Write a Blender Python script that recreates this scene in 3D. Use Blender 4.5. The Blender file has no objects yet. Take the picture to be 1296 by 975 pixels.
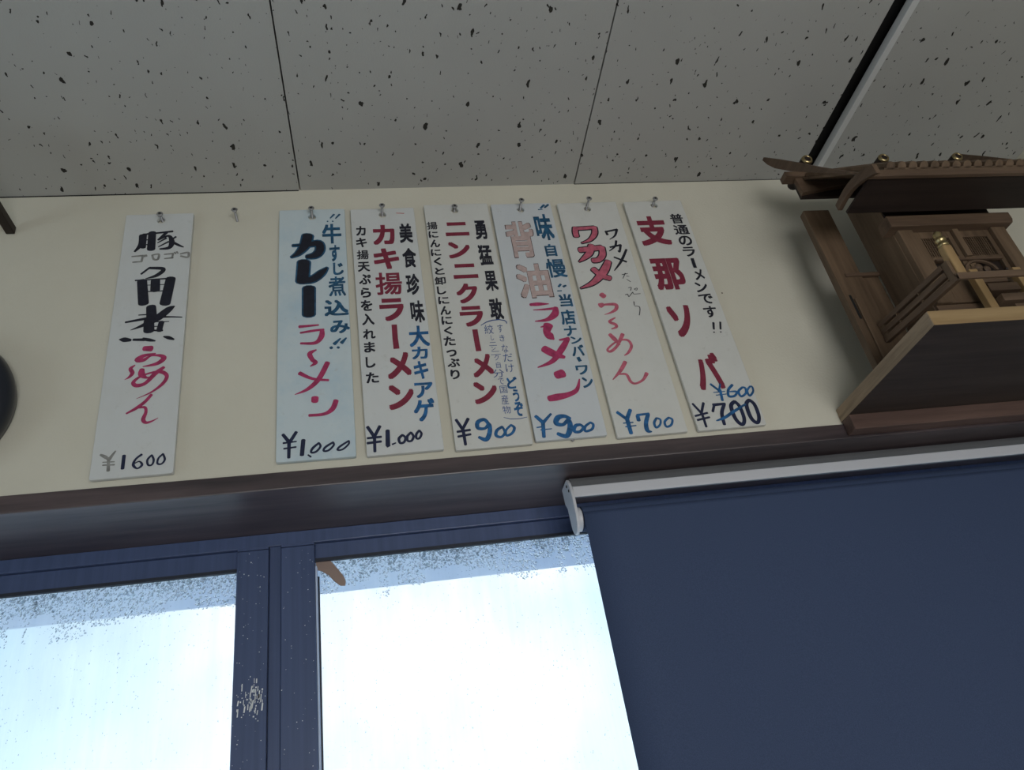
import bpy, bmesh, math, random
from mathutils import Vector, Matrix
random.seed(7)
C = bpy.context.scene.collection
SC = bpy.context.scene
ZC = 1.45                      # height of the lens above the floor
CAMY = -0.90114

# ------------------------------------------------------------------ camera
F = 969.84
ROT = [[0.982100, -0.112228, -0.151275], [-0.068445, 0.535588, -0.841701], [0.175483, 0.836989, 0.518320]]
cam_d = bpy.data.cameras.new('camera'); cam = bpy.data.objects.new('camera', cam_d); C.objects.link(cam)
cam_d.sensor_width = 36.0; cam_d.sensor_fit = 'HORIZONTAL'; cam_d.lens = F/1296*36; cam_d.clip_start = 0.01
cam.matrix_world = Matrix(((ROT[0][0], -ROT[1][0], -ROT[2][0], 0.0), (ROT[0][1], -ROT[1][1], -ROT[2][1], CAMY),
                           (ROT[0][2], -ROT[1][2], -ROT[2][2], ZC), (0, 0, 0, 1)))
SC.camera = cam

def at(u, v, ax, val):
    """point of the photograph (u, v) on the plane axis ax = val"""
    a, b = (u-648)/F, (v-487.5)/F
    r = Vector([ROT[0][i]*a + ROT[1][i]*b + ROT[2][i] for i in range(3)])
    o = Vector((0, CAMY, ZC))
    return o + r*((val-o[ax])/r[ax])

# ------------------------------------------------------------------ light
SC.view_settings.view_transform = 'Standard'; SC.view_settings.look = 'None'
SC.view_settings.exposure = 0.0; SC.view_settings.gamma = 1.0; SC.view_settings.use_curve_mapping = False
w = bpy.data.worlds.new('overcast_sky'); SC.world = w; w.use_nodes = True
nt = w.node_tree; nt.nodes.clear()
wo = nt.nodes.new('ShaderNodeOutputWorld'); bg = nt.nodes.new('ShaderNodeBackground')
tc = nt.nodes.new('ShaderNodeTexCoord'); no = nt.nodes.new('ShaderNodeTexNoise'); cr = nt.nodes.new('ShaderNodeValToRGB')
no.inputs['Scale'].default_value = 4.5; no.inputs['Detail'].default_value = 3
sx = nt.nodes.new('ShaderNodeSeparateXYZ'); ad = nt.nodes.new('ShaderNodeMath'); ad.operation = 'MULTIPLY_ADD'; ad.inputs[1].default_value = .22
nt.links.new(tc.outputs['Generated'], sx.inputs[0]); nt.links.new(no.outputs['Fac'], ad.inputs[0]); nt.links.new(sx.outputs['X'], ad.inputs[2])
mr = nt.nodes.new('ShaderNodeMapRange'); mr.inputs['From Min'].default_value = -.5; mr.inputs['From Max'].default_value = .7; nt.links.new(ad.outputs[0], mr.inputs['Value'])
while len(cr.color_ramp.elements) < 4: cr.color_ramp.elements.new(.5)
for k, (p_, c_) in enumerate(((.13, (.36, .58, .70, 1)), (.36, (.97, .985, 1, 1)), (.66, (.97, .985, 1, 1)), (.80, (.40, .60, .76, 1)))):
    cr.color_ramp.elements[k].position = p_; cr.color_ramp.elements[k].color = c_
nt.links.new(tc.outputs['Generated'], no.inputs['Vector']); nt.links.new(mr.outputs[0], cr.inputs['Fac'])
nt.links.new(cr.outputs['Color'], bg.inputs['Color']); nt.links.new(bg.outputs[0], wo.inputs[0])
bg.inputs['Strength'].default_value = 2.0

def area(name, loc, direction, sx, sy, power, col):
    l = bpy.data.lights.new(name, 'AREA'); l.shape = 'RECTANGLE'; l.size = sx; l.size_y = sy; l.energy = power; l.color = col
    o = bpy.data.objects.new(name, l); C.objects.link(o); o.location = loc
    o.rotation_euler = Vector(direction).to_track_quat('-Z', 'Y').to_euler()
    return o
# daylight entering by the broad window of the opposite wall, behind the photographer
area('daylight', (0.42, -2.44, 1.00), (0, 1, 0.0), 1.45, 1.0, 18.5, (1.0, .985, .95))
area('side_fill', (-2.54, -1.30, 1.15), (1, 0, 0), 1.1, 1.0, 6, (.97, .985, 1.0))  # soft fill added from the left, its source unseen

# ------------------------------------------------------------------ materials
def mat(name, col=(.5, .5, .5), rough=.6, metal=0.0, spec=.5):
    m = bpy.data.materials.new(name); m.use_nodes = True
    p = m.node_tree.nodes['Principled BSDF']
    p.inputs['Base Color'].default_value = (*col, 1); p.inputs['Roughness'].default_value = rough
    p.inputs['Metallic'].default_value = metal; p.inputs['Specular IOR Level'].default_value = spec
    return m
def nd(m, t): return m.node_tree.nodes.new(t)
def lk(m, a, b): m.node_tree.links.new(a, b)
def coords(m, scale=(1, 1, 1), kind='Object'):
    t = nd(m, 'ShaderNodeTexCoord'); mp = nd(m, 'ShaderNodeMapping'); mp.inputs['Scale'].default_value = scale
    lk(m, t.outputs[kind], mp.inputs['Vector']); return mp.outputs['Vector']
def noise(m, vec, scale, detail=4, rough=.6):
    n = nd(m, 'ShaderNodeTexNoise'); n.inputs['Scale'].default_value = scale; n.inputs['Detail'].default_value = detail
    n.inputs['Roughness'].default_value = rough; lk(m, vec, n.inputs['Vector']); return n.outputs['Fac']
def ramp(m, fac, stops):
    r = nd(m, 'ShaderNodeValToRGB'); e = r.color_ramp.elements
    while len(e) < len(stops): e.new(.5)
    for k, (p, c) in enumerate(stops): e[k].position = p; e[k].color = (*c, 1) if len(c) == 3 else c
    lk(m, fac, r.inputs['Fac']); return r.outputs['Color']
def bump(m, h, strength, dist=.001):
    b = nd(m, 'ShaderNodeBump'); b.inputs['Strength'].default_value = strength; b.inputs['Distance'].default_value = dist
    lk(m, h, b.inputs['Height']); lk(m, b.outputs[0], m.node_tree.nodes['Principled BSDF'].inputs['Normal'])
def setcol(m, c): lk(m, c, m.node_tree.nodes['Principled BSDF'].inputs['Base Color'])
def mix(m, fac, a, b):
    x = nd(m, 'ShaderNodeMix'); x.data_type = 'RGBA'
    for s, v in ((x.inputs[0], fac), (x.inputs[6], a), (x.inputs[7], b)):
        if hasattr(v, 'node'): lk(m, v, s)
        else: s.default_value = v if not isinstance(v, tuple) else (*v, 1)
    return x.outputs[2]
def maths(m, op, a, b=0.0):
    x = nd(m, 'ShaderNodeMath'); x.operation = op
    for s, v in ((x.inputs[0], a), (x.inputs[1], b)):
        if hasattr(v, 'node'): lk(m, v, s)
        else: s.default_value = v
    return x.outputs[0]

def wood(name, dark, light, axis, rough=.55, sc=1.0):
    m = mat(name, light, rough, spec=.3)
    s = [55*sc]*3; s[axis] = 4*sc
    v = coords(m, tuple(s)); n = noise(m, v, 1.0, 6, .65)
    v2 = coords(m, (3, 3, 3)); n2 = noise(m, v2, 2.0, 3)
    c = ramp(m, n, [(.32, dark), (.66, light)])
    c2 = mix(m, maths(m, 'MULTIPLY', n2, .45), c, dark)
    setcol(m, c2); bump(m, n, .25, .0006); return m

M = {}
m = M['plaster'] = mat('cream_wall', (.60, .575, .49), .8, spec=.2)
v = coords(m); n1 = noise(m, v, 260, 3); n2 = noise(m, v, 3.5, 4)
vo = nd(m, 'ShaderNodeTexVoronoi'); vo.inputs['Scale'].default_value = 16; lk(m, v, vo.inputs['Vector'])
sp = nd(m, 'ShaderNodeSeparateColor'); lk(m, vo.outputs['Color'], sp.inputs[0])
speck = maths(m, 'MULTIPLY', maths(m, 'GREATER_THAN', sp.outputs[0], .55), maths(m, 'LESS_THAN', vo.outputs['Distance'], maths(m, 'MULTIPLY', sp.outputs[1], .024)))
setcol(m, mix(m, speck, ramp(m, n2, [(.3, (.575, .55, .465)), (.7, (.625, .60, .515))]), (.10, .085, .06))); bump(m, n1, .35, .0012)

m = M['ceiling'] = mat('pitted_ceiling_board', (.5, .5, .48), .9, spec=.1)
v = coords(m, (1, .58, 1))
wv = nd(m, 'ShaderNodeTexNoise'); wv.inputs['Scale'].default_value = 120; wv.inputs['Detail'].default_value = 2; lk(m, v, wv.inputs['Vector'])
def vadd(m, a, colr, amt):
    s = nd(m, 'ShaderNodeVectorMath'); s.operation = 'SCALE'; s.inputs['Scale'].default_value = amt; lk(m, colr, s.inputs[0])
    t = nd(m, 'ShaderNodeVectorMath'); t.operation = 'ADD'; lk(m, a, t.inputs[0]); lk(m, s.outputs[0], t.inputs[1]); return t.outputs[0]
vw = vadd(m, v, wv.outputs['Color'], .012)
def pits(scale, rmin, rmax, thr):
    vo = nd(m, 'ShaderNodeTexVoronoi'); vo.voronoi_dimensions = '2D'; vo.inputs['Scale'].default_value = scale; lk(m, vw, vo.inputs['Vector'])
    sp = nd(m, 'ShaderNodeSeparateColor'); lk(m, vo.outputs['Color'], sp.inputs[0])
    has = maths(m, 'GREATER_THAN', sp.outputs[0], thr)
    big = maths(m, 'POWER', sp.outputs[1], 2.5)
    rad = maths(m, 'ADD', maths(m, 'MULTIPLY', big, rmax-rmin), rmin)
    return maths(m, 'MULTIPLY', has, maths(m, 'LESS_THAN', vo.outputs['Distance'], rad))
hole = maths(m, 'MAXIMUM', pits(46, .03, .15, .50), pits(85, .03, .12, .52))
n2 = noise(m, v, 3, 3); n3 = noise(m, v, 400, 2)
base = ramp(m, n2, [(.3, (.385, .385, .372)), (.7, (.43, .43, .415))])
setcol(m, mix(m, hole, base, (.035, .033, .03)))
bump(m, maths(m, 'SUBTRACT', maths(m, 'MULTIPLY', n3, .3), maths(m, 'MULTIPLY', hole, 2.0)), .6, .001)

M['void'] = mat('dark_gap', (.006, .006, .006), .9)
M['white_trim'] = mat('white_aluminium_trim', (.62, .63, .63), .45)
M['beam'] = wood('dark_stained_beam', (.034, .026, .030), (.108, .080, .084), 0, .36); M['beam'].node_tree.nodes['Principled BSDF'].inputs['Specular IOR Level'].default_value = .6
M['navy'] = mat('dark_blue_aluminium', (.035, .055, .115), .38)
mm = M['navy']; v = coords(mm, (150, 150, 3)); n = noise(mm, v, 1, 3); setcol(mm, ramp(mm, n, [(.3, (.052, .078, .165)), (.7, (.068, .098, .205))]))
M['seal'] = mat('window_gasket', (.02, .025, .04), .5)
M['bright_edge'] = mat('skylight_tinted_edge', (.55, .66, .88), .35)  # skylight on the sash edge put into a pale blue colour
M['scuff'] = mat('white_scratches', (.75, .78, .8), .7)

# fogged glass
m = M['glass'] = bpy.data.materials.new('fogged_glass'); m.use_nodes = True
ns = m.node_tree; ns.nodes.clear()
out = nd(m, 'ShaderNodeOutputMaterial'); tr = nd(m, 'ShaderNodeBsdfTransparent'); tl = nd(m, 'ShaderNodeBsdfTranslucent'); mx = nd(m, 'ShaderNodeMixShader')
tl.inputs['Color'].default_value = (.93, .97, 1, 1); tr.inputs['Color'].default_value = (.96, .985, 1, 1)
v = coords(m, (70, 70, 2.2)); st = noise(m, v, 1, 3); v2 = coords(m, (5, 5, 5)); cl = noise(m, v2, 1, 2)
fac = maths(m, 'ADD', maths(m, 'MULTIPLY', st, .2), maths(m, 'MULTIPLY', cl, .6))
lk(m, fac, mx.inputs[0]); lk(m, tr.outputs[0], mx.inputs[1]); lk(m, tl.outputs[0], mx.inputs[2]); lk(m, mx.outputs[0], out.inputs[0])
m = M['drop'] = mat('water', (.9, .96, 1), .03)
p = m.node_tree.nodes['Principled BSDF']; p.inputs['Transmission Weight'].default_value = 1; p.inputs['IOR'].default_value = 1.33
tr = nd(m, 'ShaderNodeBsdfTransparent'); mx = nd(m, 'ShaderNodeMixShader'); mx.inputs[0].default_value = .3
lk(m, p.outputs[0], mx.inputs[1]); lk(m, tr.outputs[0], mx.inputs[2]); lk(m, mx.outputs[0], m.node_tree.nodes['Material Output'].inputs[0])

m = M['blind'] = mat('charcoal_navy_blind_fabric', (.03, .045, .085), .75, spec=.25)
v = coords(m, (900, 900, 900)); n = noise(m, v, 1, 2); setcol(m, ramp(m, n, [(.3, (.036, .056, .118)), (.7, (.052, .076, .150))])); bump(m, n, .3, .0004)
M['cassette'] = mat('light_grey_plastic', (.56, .57, .62), .35)
M['cassette_top'] = mat('grey_aluminium_channel', (.14, .145, .155), .5)
M['clock'] = mat('black_plastic', (.012, .015, .024), .32)
M['clockface'] = mat('clock_face', (.7, .7, .68), .5)
M['iron'] = wood('rusty_dark_iron', (.018, .013, .011), (.05, .035, .028), 1, .6)
M['screw'] = mat('dull_screw_steel', (.30, .30, .31), .36, .6)
M['slot'] = mat('screw_recess', (.008, .008, .008), .8)
M['tag'] = mat('brown_translucent_film', (.30, .22, .19), .45)
M['sw'] = wood('aged_brown_shrine_wood', (.075, .048, .030), (.19, .126, .080), 2)
M['swx'] = wood('aged_brown_shrine_wood_crosswise', (.072, .045, .030), (.18, .118, .078), 0)
M['swy'] = wood('aged_brown_shrine_wood_depthwise', (.072, .045, .030), (.18, .118, .078), 1)
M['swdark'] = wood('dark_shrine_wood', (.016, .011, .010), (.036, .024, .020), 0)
M['pale'] = wood('pale_cypress_post', (.25, .155, .07), (.42, .285, .14), 2)
M['shelf'] = wood('cypress_shelf_edge', (.24, .155, .075), (.40, .28, .145), 0)
M['shelfend'] = wood('cypress_end_grain', (.19, .14, .095), (.42, .31, .21), 1, .7, 2.2)
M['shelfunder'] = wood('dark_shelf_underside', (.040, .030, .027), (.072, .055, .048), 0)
M['cleat'] = wood('reddish_brown_cleat', (.075, .045, .038), (.16, .10, .082), 0)
M['brass'] = mat('tarnished_brass', (.42, .33, .17), .3, .95)
M['eave'] = mat('grey_blue_painted_soffit', (.13, .27, .66), .7)
M['outer'] = mat('pale_render_outside', (.7, .7, .7), .8)
M['ground'] = mat('light_concrete', (.55, .55, .54), .9)
M['floor'] = wood('brown_floor', (.10, .06, .035), (.22, .14, .085), 0)
M['room'] = mat('room_wall', (.56, .52, .44), .8)

def board_mat(name, col, stain, amt):
    m = mat(name, col, .42, spec=.4)
    v = coords(m); n = noise(m, v, 14, 5, .7); n2 = noise(m, v, 90, 4, .7); s = coords(m, (70, 70, 6)); g = noise(m, s, 1, 4)
    c = mix(m, maths(m, 'MULTIPLY', ramp(m, n, [(.45, (0, 0, 0)), (.75, (1, 1, 1))]), amt), col, stain)
    c = mix(m, maths(m, 'MULTIPLY', ramp(m, n2, [(.62, (0, 0, 0)), (.8, (1, 1, 1))]), .45), c, (.40, .39, .36))
    c = mix(m, maths(m, 'MULTIPLY', g, .16), c, tuple(x*.72 for x in col))
    setcol(m, c); bump(m, g, .12, .0005); return m
M['bw'] = board_mat('white_painted_board', (.60, .62, .625), (.56, .56, .54), .5)
M['bb'] = board_mat('bluish_white_painted_board', (.55, .63, .67), (.40, .54, .64), .8)
M['bg'] = board_mat('grey_white_painted_board', (.57, .60, .63), (.50, .55, .59), .6)
M['bc'] = board_mat('warm_white_painted_board', (.605, .61, .59), (.54, .54, .51), .5)
def paint(name, col, var=.25):
    m = mat(name, col, .5, spec=.4); v = coords(m, (1, 1, 1)); n = noise(m, v, 120, 3)
    setcol(m, ramp(m, n, [(.35, tuple(c*(1-var) for c in col)), (.7, tuple(min(1, c*(1+var)) for c in col))])); return m
M['black'] = paint('black_ink', (.012, .013, .024)); M['navyink'] = paint('navy_ink', (.012, .018, .055))
M['maroon'] = paint('maroon_paint', (.20, .022, .048), .15); M['magenta'] = paint('magenta_paint', (.37, .035, .115), .25)
M['pink'] = paint('pink_paint', (.47, .11, .165), .25); M['blue'] = paint('blue_ink', (.015, .105, .275), .4)
M['teal'] = paint('teal_blue_ink', (.015, .085, .175), .4); M['bluepen'] = paint('blue_pen', (.03, .075, .25), .2)
M['greyink'] = paint('faded_grey_ink', (.24, .24, .23), .3); M['dusty'] = paint('faded_dusty_rose_paint', (.47, .36, .345), .12)
M['rim'] = paint('dark_outline_ink', (.055, .025, .03), .3); M['redink'] = paint('red_ink', (.5, .08, .08))

# ------------------------------------------------------------------ builders
def link(name, me, m=None, parent=None):
    o = bpy.data.objects.new(name, me); C.objects.link(o)
    if m is not None and me is not None and not me.materials: me.materials.append(m)
    if parent is not None:
        o.parent = parent; o.matrix_parent_inverse = Matrix.Translation(-parent.location) @ Matrix.Identity(4)
        o.matrix_parent_inverse = (Matrix.Translation(parent.location) @ parent.rotation_euler.to_matrix().to_4x4()).inverted() if parent.type == 'EMPTY' else Matrix.Identity(4)
    return o
def obj(name, bm, m, parent=None, smooth=False, bevel=0.0):
    """bm is in room coordinates (height above the floor); links ONE mesh object"""
    bmesh.ops.recalc_face_normals(bm, faces=bm.faces)
    if smooth:
        for f in bm.faces: f.smooth = True
    me = bpy.data.meshes.new(name); bm.to_mesh(me); bm.free()
    mats = m if isinstance(m, (list, tuple)) else [m]
    for x in mats: me.materials.append(x)
    o = link(name, me, None, parent)
    if bevel:
        b = o.modifiers.new('soft_edges', 'BEVEL'); b.width = bevel; b.segments = 2; b.limit_method = 'ANGLE'
    return o
def tag(o, label=None, cat=None, group=None, kind=None):
    if label: o['label'] = label
    if cat: o['category'] = cat
    if group: o['group'] = group
    if kind: o['kind'] = kind
    return o
def thing(name, loc, label, cat, group=None):
    o = bpy.data.objects.new(name, None); C.objects.link(o); o.location = loc; o.empty_display_size = .02
    return tag(o, label, cat, group)
def Z(z): return z + ZC                      # heights below are measured from the lens
def box(bm, x0, x1, y0, y1, z0, z1, mi=0):
    r = bmesh.ops.create_cube(bm, size=1.0)
    for vv in r['verts']:
        vv.co = Vector(((x0+x1)/2 + vv.co.x*(x1-x0), (y0+y1)/2 + vv.co.y*(y1-y0), Z((z0+z1)/2) + vv.co.z*(z1-z0)))
    fs = set(f for vv in r['verts'] for f in vv.link_faces)
    for f in fs: f.material_index = mi
    return r['verts']
def B(*a): bm = bmesh.new(); box(bm, *a); return bm
def prism(bm, pts, axis, a0, a1, mi=0):
    """polygon pts in the two other axes (x,y,z order), swept along axis; heights from the lens"""
    def P(p, a):
        q = list(p); q.insert(axis, a); return Vector((q[0], q[1], Z(q[2])))
    lo = [bm.verts.new(P(p, a0)) for p in pts]; hi = [bm.verts.new(P(p, a1)) for p in pts]
    fs = [bm.faces.new(lo), bm.faces.new(hi[::-1])]
    for i in range(len(pts)):
        j = (i+1) % len(pts); fs.append(bm.faces.new((lo[i], hi[i], hi[j], lo[j])))
    for f in fs: f.material_index = mi
    return fs
def lathe(bm, prof, origin, axis, seg=24):
    """prof: (distance along axis, radius)"""
    ax = Vector(axis).normalized(); t = ax.orthogonal().normalized(); u = ax.cross(t); o = Vector(origin)
    rings = []
    for d, r in prof:
        if r < 1e-7: rings.append([bm.verts.new(o + ax*d)])
        else: rings.append([bm.verts.new(o + ax*d + (t*math.cos(2*math.pi*k/seg) + u*math.sin(2*math.pi*k/seg))*r) for k in range(seg)])
    for a, b in zip(rings, rings[1:]):
        for k in range(seg):
            j = (k+1) % seg
            if len(a) == 1 and len(b) == 1: continue
            if len(a) == 1: bm.faces.new((a[0], b[k], b[j]))
            elif len(b) == 1: bm.faces.new((a[k], b[0], a[j]))
            else: bm.faces.new((a[k], b[k], b[j], a[j]))

# ================================================================== THE ROOM
CE = 0.953                                   # ceiling height above the lens
XL, XR, YF = -2.6, 1.203, -2.5
bm = bmesh.new()
bt = .015
box(bm, XL-.3, XR+.3, .0, bt, .4519, CE+.06)                              # wall band between beam and ceiling
box(bm, XL-.3, XR+.3, bt, .16, .4519, CE+.06)
box(bm, XL-.3, -1.75, 0, .16, -ZC, .4535); box(bm, 1.16, XR+.3, 0, .16, -ZC, .4535); box(bm, -1.75, 1.16, 0, .16, -ZC, -.75)
tag(obj('wall_back', bm, M['plaster']), kind='structure')
tag(obj('wall_right', B(XR, XR+.12, YF-.1, 0, -ZC, CE+.06), M['plaster']), kind='structure')
bm = bmesh.new()
box(bm, XL-.12, XL, YF-.1, 0, -ZC, -.82); box(bm, XL-.12, XL, YF-.1, 0, .22, CE+.06); box(bm, XL-.12, XL, YF-.1, -1.87, -.82, .22); box(bm, XL-.12, XL, -.73, 0, -.82, .22)  # opening added for the side fill
tag(obj('wall_left', bm, M['room']), kind='structure')
bm = bmesh.new()
wx0, wx1, wz0, wz1 = -.34, 1.17, -.97, .07
box(bm, XL, wx0, YF-.1, YF, -ZC, CE); box(bm, wx1, XR, YF-.1, YF, -ZC, CE); box(bm, wx0, wx1, YF-.1, YF, -ZC, wz0); box(bm, wx0, wx1, YF-.1, YF, wz1, CE)
tag(obj('wall_front', bm, M['room']), kind='structure')
tag(obj('floor', B(XL-.1, XR+.1, YF-.1, .1, -ZC-.05, -ZC), M['floor']), kind='structure')
# ceiling: boards 455 mm wide with open joints, a wide gap with a white edging above the shrine
bm = bmesh.new()
xs = [-.097 + .455*k for k in range(-6, 2)]
strips = [(xs[i]+.0011, xs[i+1]-.0011) for i in range(len(xs)-1)] + [(.358+.0011, .7705)]
for a, b in strips:
    for k in range(4): box(bm, a, b, -.91*(k+1)-.003+(.0012 if k else 0), -.91*k-(.0 if k else -.012), CE, CE+.012)
for k in range(4): box(bm, .8110, XR+.02, -.91*(k+1)-.003, -.91*k+(.012 if k == 0 else 0), CE, CE+.012)
tag(obj('ceiling', bm, M['ceiling']), kind='structure')
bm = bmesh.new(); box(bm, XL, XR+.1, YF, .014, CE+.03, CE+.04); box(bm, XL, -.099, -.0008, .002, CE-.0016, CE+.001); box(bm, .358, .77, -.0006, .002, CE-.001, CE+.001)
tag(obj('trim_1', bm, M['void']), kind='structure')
tag(obj('trim_2', B(.8000, .8108, YF, -.001, CE-.0015, CE+.013), M['white_trim'], bevel=.0008), kind='structure')

# beam above the windows: front face and wide soffit
bm = bmesh.new(); box(bm, XL, XR, -.003, .16, .4278, .4518)
tag(obj('trim_3', bm, M['beam'], bevel=.0015), kind='structure')

# aluminium window frame
fy = .132
bm = bmesh.new()
box(bm, -1.75, 1.16, fy+.004, .158, .4090, .4278)           # outer head
box(bm, -1.75, 1.16, .139, .158, -.75, -.70)
box(bm, -1.75, -1.71, .139, .158, -.70, .409); box(bm, 1.12, 1.16, .139, .158, -.70, .409)
box(bm, -.1575, -.1420, fy+.006, .158, -.70, .409)
tag(obj('trim_4', bm, M['navy'], bevel=.001), kind='structure')

def sash(nm, x0, x1, sl, sr, gtop, label):
    """one sliding sash: stiles sl, sr wide, top rail and bottom rail; glass as its child"""
    bm = bmesh.new()
    y0, y1 = fy, .156
    stt = .404
    if sl: box(bm, x0, x0+sl, y0, y1, -.699, stt)
    if sr: box(bm, x1-sr, x1, y0, y1, -.699, stt)
    box(bm, x0+sl, x1-sr, y0+.010, y1, gtop, .4088); box(bm, x0+sl, x1-sr, y0+.010, y1, -.699, -.62)
    f = tag(obj(nm, bm, M['navy'], bevel=.0012), label=label, kind='structure')
    bm = bmesh.new(); box(bm, x0+sl-.004, x1-sr+.004, .1475, .1495, -.63, gtop+.004)
    for q in range(1): pass
    me = obj('glass_pane', bm, M['glass'], f)
    tag(me, 'fogged wet glass')
    bm = bmesh.new()                                        # glazing bead below the top rail
    box(bm, x0+sl, x1-sr, y0+.0095, .1474, gtop-.0035, gtop+.001)
    obj('glazing_bead', bm, M['seal'], f)
    for s, (a, b) in ((sl, (x0, x0+sl)), (sr, (x1-sr, x1))):
        if s: obj('stile_cap', B(a+.0004, b-.0004, y0-.0006, y1-.004, stt+.0003, stt+.0040), M['navy'], f)
    return f
win1 = sash('window_1', -1.70, -.1580, .042, .0410, .383, 'left fogged sliding window sash with dark blue frame')
win2 = sash('window_2', -.1415, 1.11, .0440, .042, .3862, 'right fogged sliding window sash partly behind the blind')
obj('edge_strip', B(-.0970, -.0948, fy+.004, .1474, -.62, .374), M['bright_edge'], win2)
obj('edge_gasket', B(-.0947, -.0925, .1440, .1473, -.62, .362), M['seal'], win2)
# white scratches on the left sash stile
bm = bmesh.new()
c0 = at(318, 882, 1, fy-.0004)
for k in range(64):
    s = random.gauss(0, 1); a = c0.x + max(-.0165, min(.0165, random.gauss(0, .0085))); z = c0.z + random.gauss(0, .010) + abs(a-c0.x-.003)*-.35
    h = random.uniform(.001, .0050) if random.random() < .5 else random.uniform(.0004, .001); wd = random.uniform(.0003, .0009); sk = random.uniform(-.1, .35)*h
    bm.faces.new([bm.verts.new(p) for p in ((a-wd, fy-.0004, z-h), (a+wd, fy-.0004, z-h), (a+wd+sk, fy-.0004, z+h), (a-wd+sk, fy-.0004, z+h))])
tag(obj('scratches', bm, M['scuff'], win1), 'white scratches', kind='stuff')
bm = bmesh.new()
for k in range(120):
    st_ = random.random() < .5
    a = random.uniform(-.197, -.162) if st_ else random.uniform(-.140, -.100); z = Z(random.uniform(.10, .40)); h = random.uniform(.0002, .0006)
    bm.faces.new([bm.verts.new(p) for p in ((a-h, fy-.0004, z-h), (a+h, fy-.0004, z-h), (a+h, fy-.0004, z+h), (a-h, fy-.0004, z+h))])
tag(obj('dust_specks', bm, M['scuff'], win1), 'pale dust specks', kind='stuff')

# condensation: drops on the inner side of the panes, crowded along the top
def drops(win, x0, x1, top, n_band, n_mid, seed, depth=.055):
    rnd = random.Random(seed); bm = bmesh.new()
    cols = [(rnd.uniform(x0, x1), rnd.uniform(.4, 1.25)) for _ in range(26)]
    def one(x, z, r):
        y = .1474; seg = 7
        e = rnd.uniform(.95, 1.35)
        rim = [bm.verts.new((x+r*math.cos(2*math.pi*k/seg), y, Z(z)+r*e*math.sin(2*math.pi*k/seg))) for k in range(seg)]
        mid = [bm.verts.new((x+r*.72*math.cos(2*math.pi*k/seg), y-r*.42, Z(z)+r*.72*e*math.sin(2*math.pi*k/seg)-r*.1)) for k in range(seg)]
        tip = bm.verts.new((x, y-r*.6, Z(z)-r*.15))
        for k in range(seg):
            j = (k+1) % seg; bm.faces.new((rim[k], rim[j], mid[j], mid[k])); bm.faces.new((mid[k], mid[j], tip))
        bm.faces.new(rim[::-1])
    for _ in range(n_band):
        x = rnd.uniform(x0, x1); near = min(cols, key=lambda c: abs(c[0]-x)); d = depth*near[1]*rnd.random()**1.15
        one(x, top-.002-d, rnd.uniform(.0006, .0017)*(1.1-.35*d/depth))
    for _ in range(n_mid):
        x = rnd.uniform(x0, x1); d = rnd.random()**1.6*.34; one(x, top-.01-d, rnd.uniform(.00025, .0008))
    o = obj('condensation', bm, M['drop'], win, smooth=True)
    return tag(o, 'water drops', kind='stuff')
drops(win1, -.90, -.2005, .381, 5200, 2000, 3)
drops(win2, -.091, .31, .385, 3000, 1200, 4, .05)

# outside: ground, eave soffit and outer wall over the window
tag(obj('ground', B(-12, 12, .17, 25, -ZC-.35, -ZC-.3), M['ground']), kind='structure')
bm = bmesh.new(); box(bm, -4, 3, .16, .50, .4505, .475)
tag(obj('trim_5', bm, M['eave'], bevel=.004), kind='structure')

# ================================================================== ROLLER BLIND
cx0 = .2545
rb = thing('roller_blind', (.70, .045, Z(.42)), 'charcoal navy roller blind lowered over the right part of the window', 'blind')
bm = bmesh.new()
prism(bm, [(.040, .4248), (.036, .4190), (.0325, .4105), (.075, .4105), (.075, .4248)], 0, cx0-.0019, 1.10)
obj('cassette_channel', bm, M['cassette_top'], rb)
for x in (.36, .68, 1.0): obj('mounting_bracket', B(x, x+.02, .048, .072, .4246, .4279), M['cassette_top'], rb)
bm = bmesh.new(); prism(bm, [(.0322, .4100), (.0305, .4085), (.0300, .3945), (.0312, .3932), (.0330, .3950), (.0345, .4100)], 0, cx0-.0019, 1.10)
tag(obj('valance', bm, M['cassette'], rb, bevel=.0008), 'light grey valance strip')
bm = bmesh.new()
pr = [(.075, .4246), (.042, .4246), (.034, .416), (.029, .404), (.027, .390)]
for k in range(9):
    a = math.pi + math.pi*k/8; pr.append((.0445+.0175*math.cos(a), .3665+.0205*math.sin(a)))
pr += [(.064, .39), (.072, .400)]
prism(bm, pr, 0, cx0-.0062, cx0-.0020)
ec = tag(obj('end_cap', bm, M['cassette'], rb, bevel=.001), 'light grey end cap')
for sy, sz in ((.044, .4155), (.037, .4060)):
    bm = bmesh.new(); lathe(bm, [(0, 0), (0, .0022), (.0008, .0018), (.0008, 0)], (cx0-.0062, sy, Z(sz)), (-1, 0, 0), 12); obj('screw_head', bm, M['slot'], ec)
bm = bmesh.new(); lathe(bm, [(0, 0), (0, .0162), (.0048, .0162), (.0060, .0140), (.0070, .0125), (.0070, 0)], (cx0-.0019, .0445, Z(.3665)), (1, 0, 0), 32)
obj('tube_hub', bm, M['cassette'], rb, smooth=False)
bm = bmesh.new(); lathe(bm, [(0, 0), (0, .0170), (.840, .0170), (.840, 0)], (.2592, .0445, Z(.3665)), (1, 0, 0), 40)
obj('roller_tube', bm, M['blind'], rb)
bm = bmesh.new()                                            # fabric: comes over the front of the tube and hangs
prof = [(.0274, .3700), (.0272, .3640), (.0272, .33), (.0272, .28), (.0273, .1), (.0272, -.2), (.0272, -.69)]
fx0, fx1 = .2590, 1.0995
nx = 16
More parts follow.
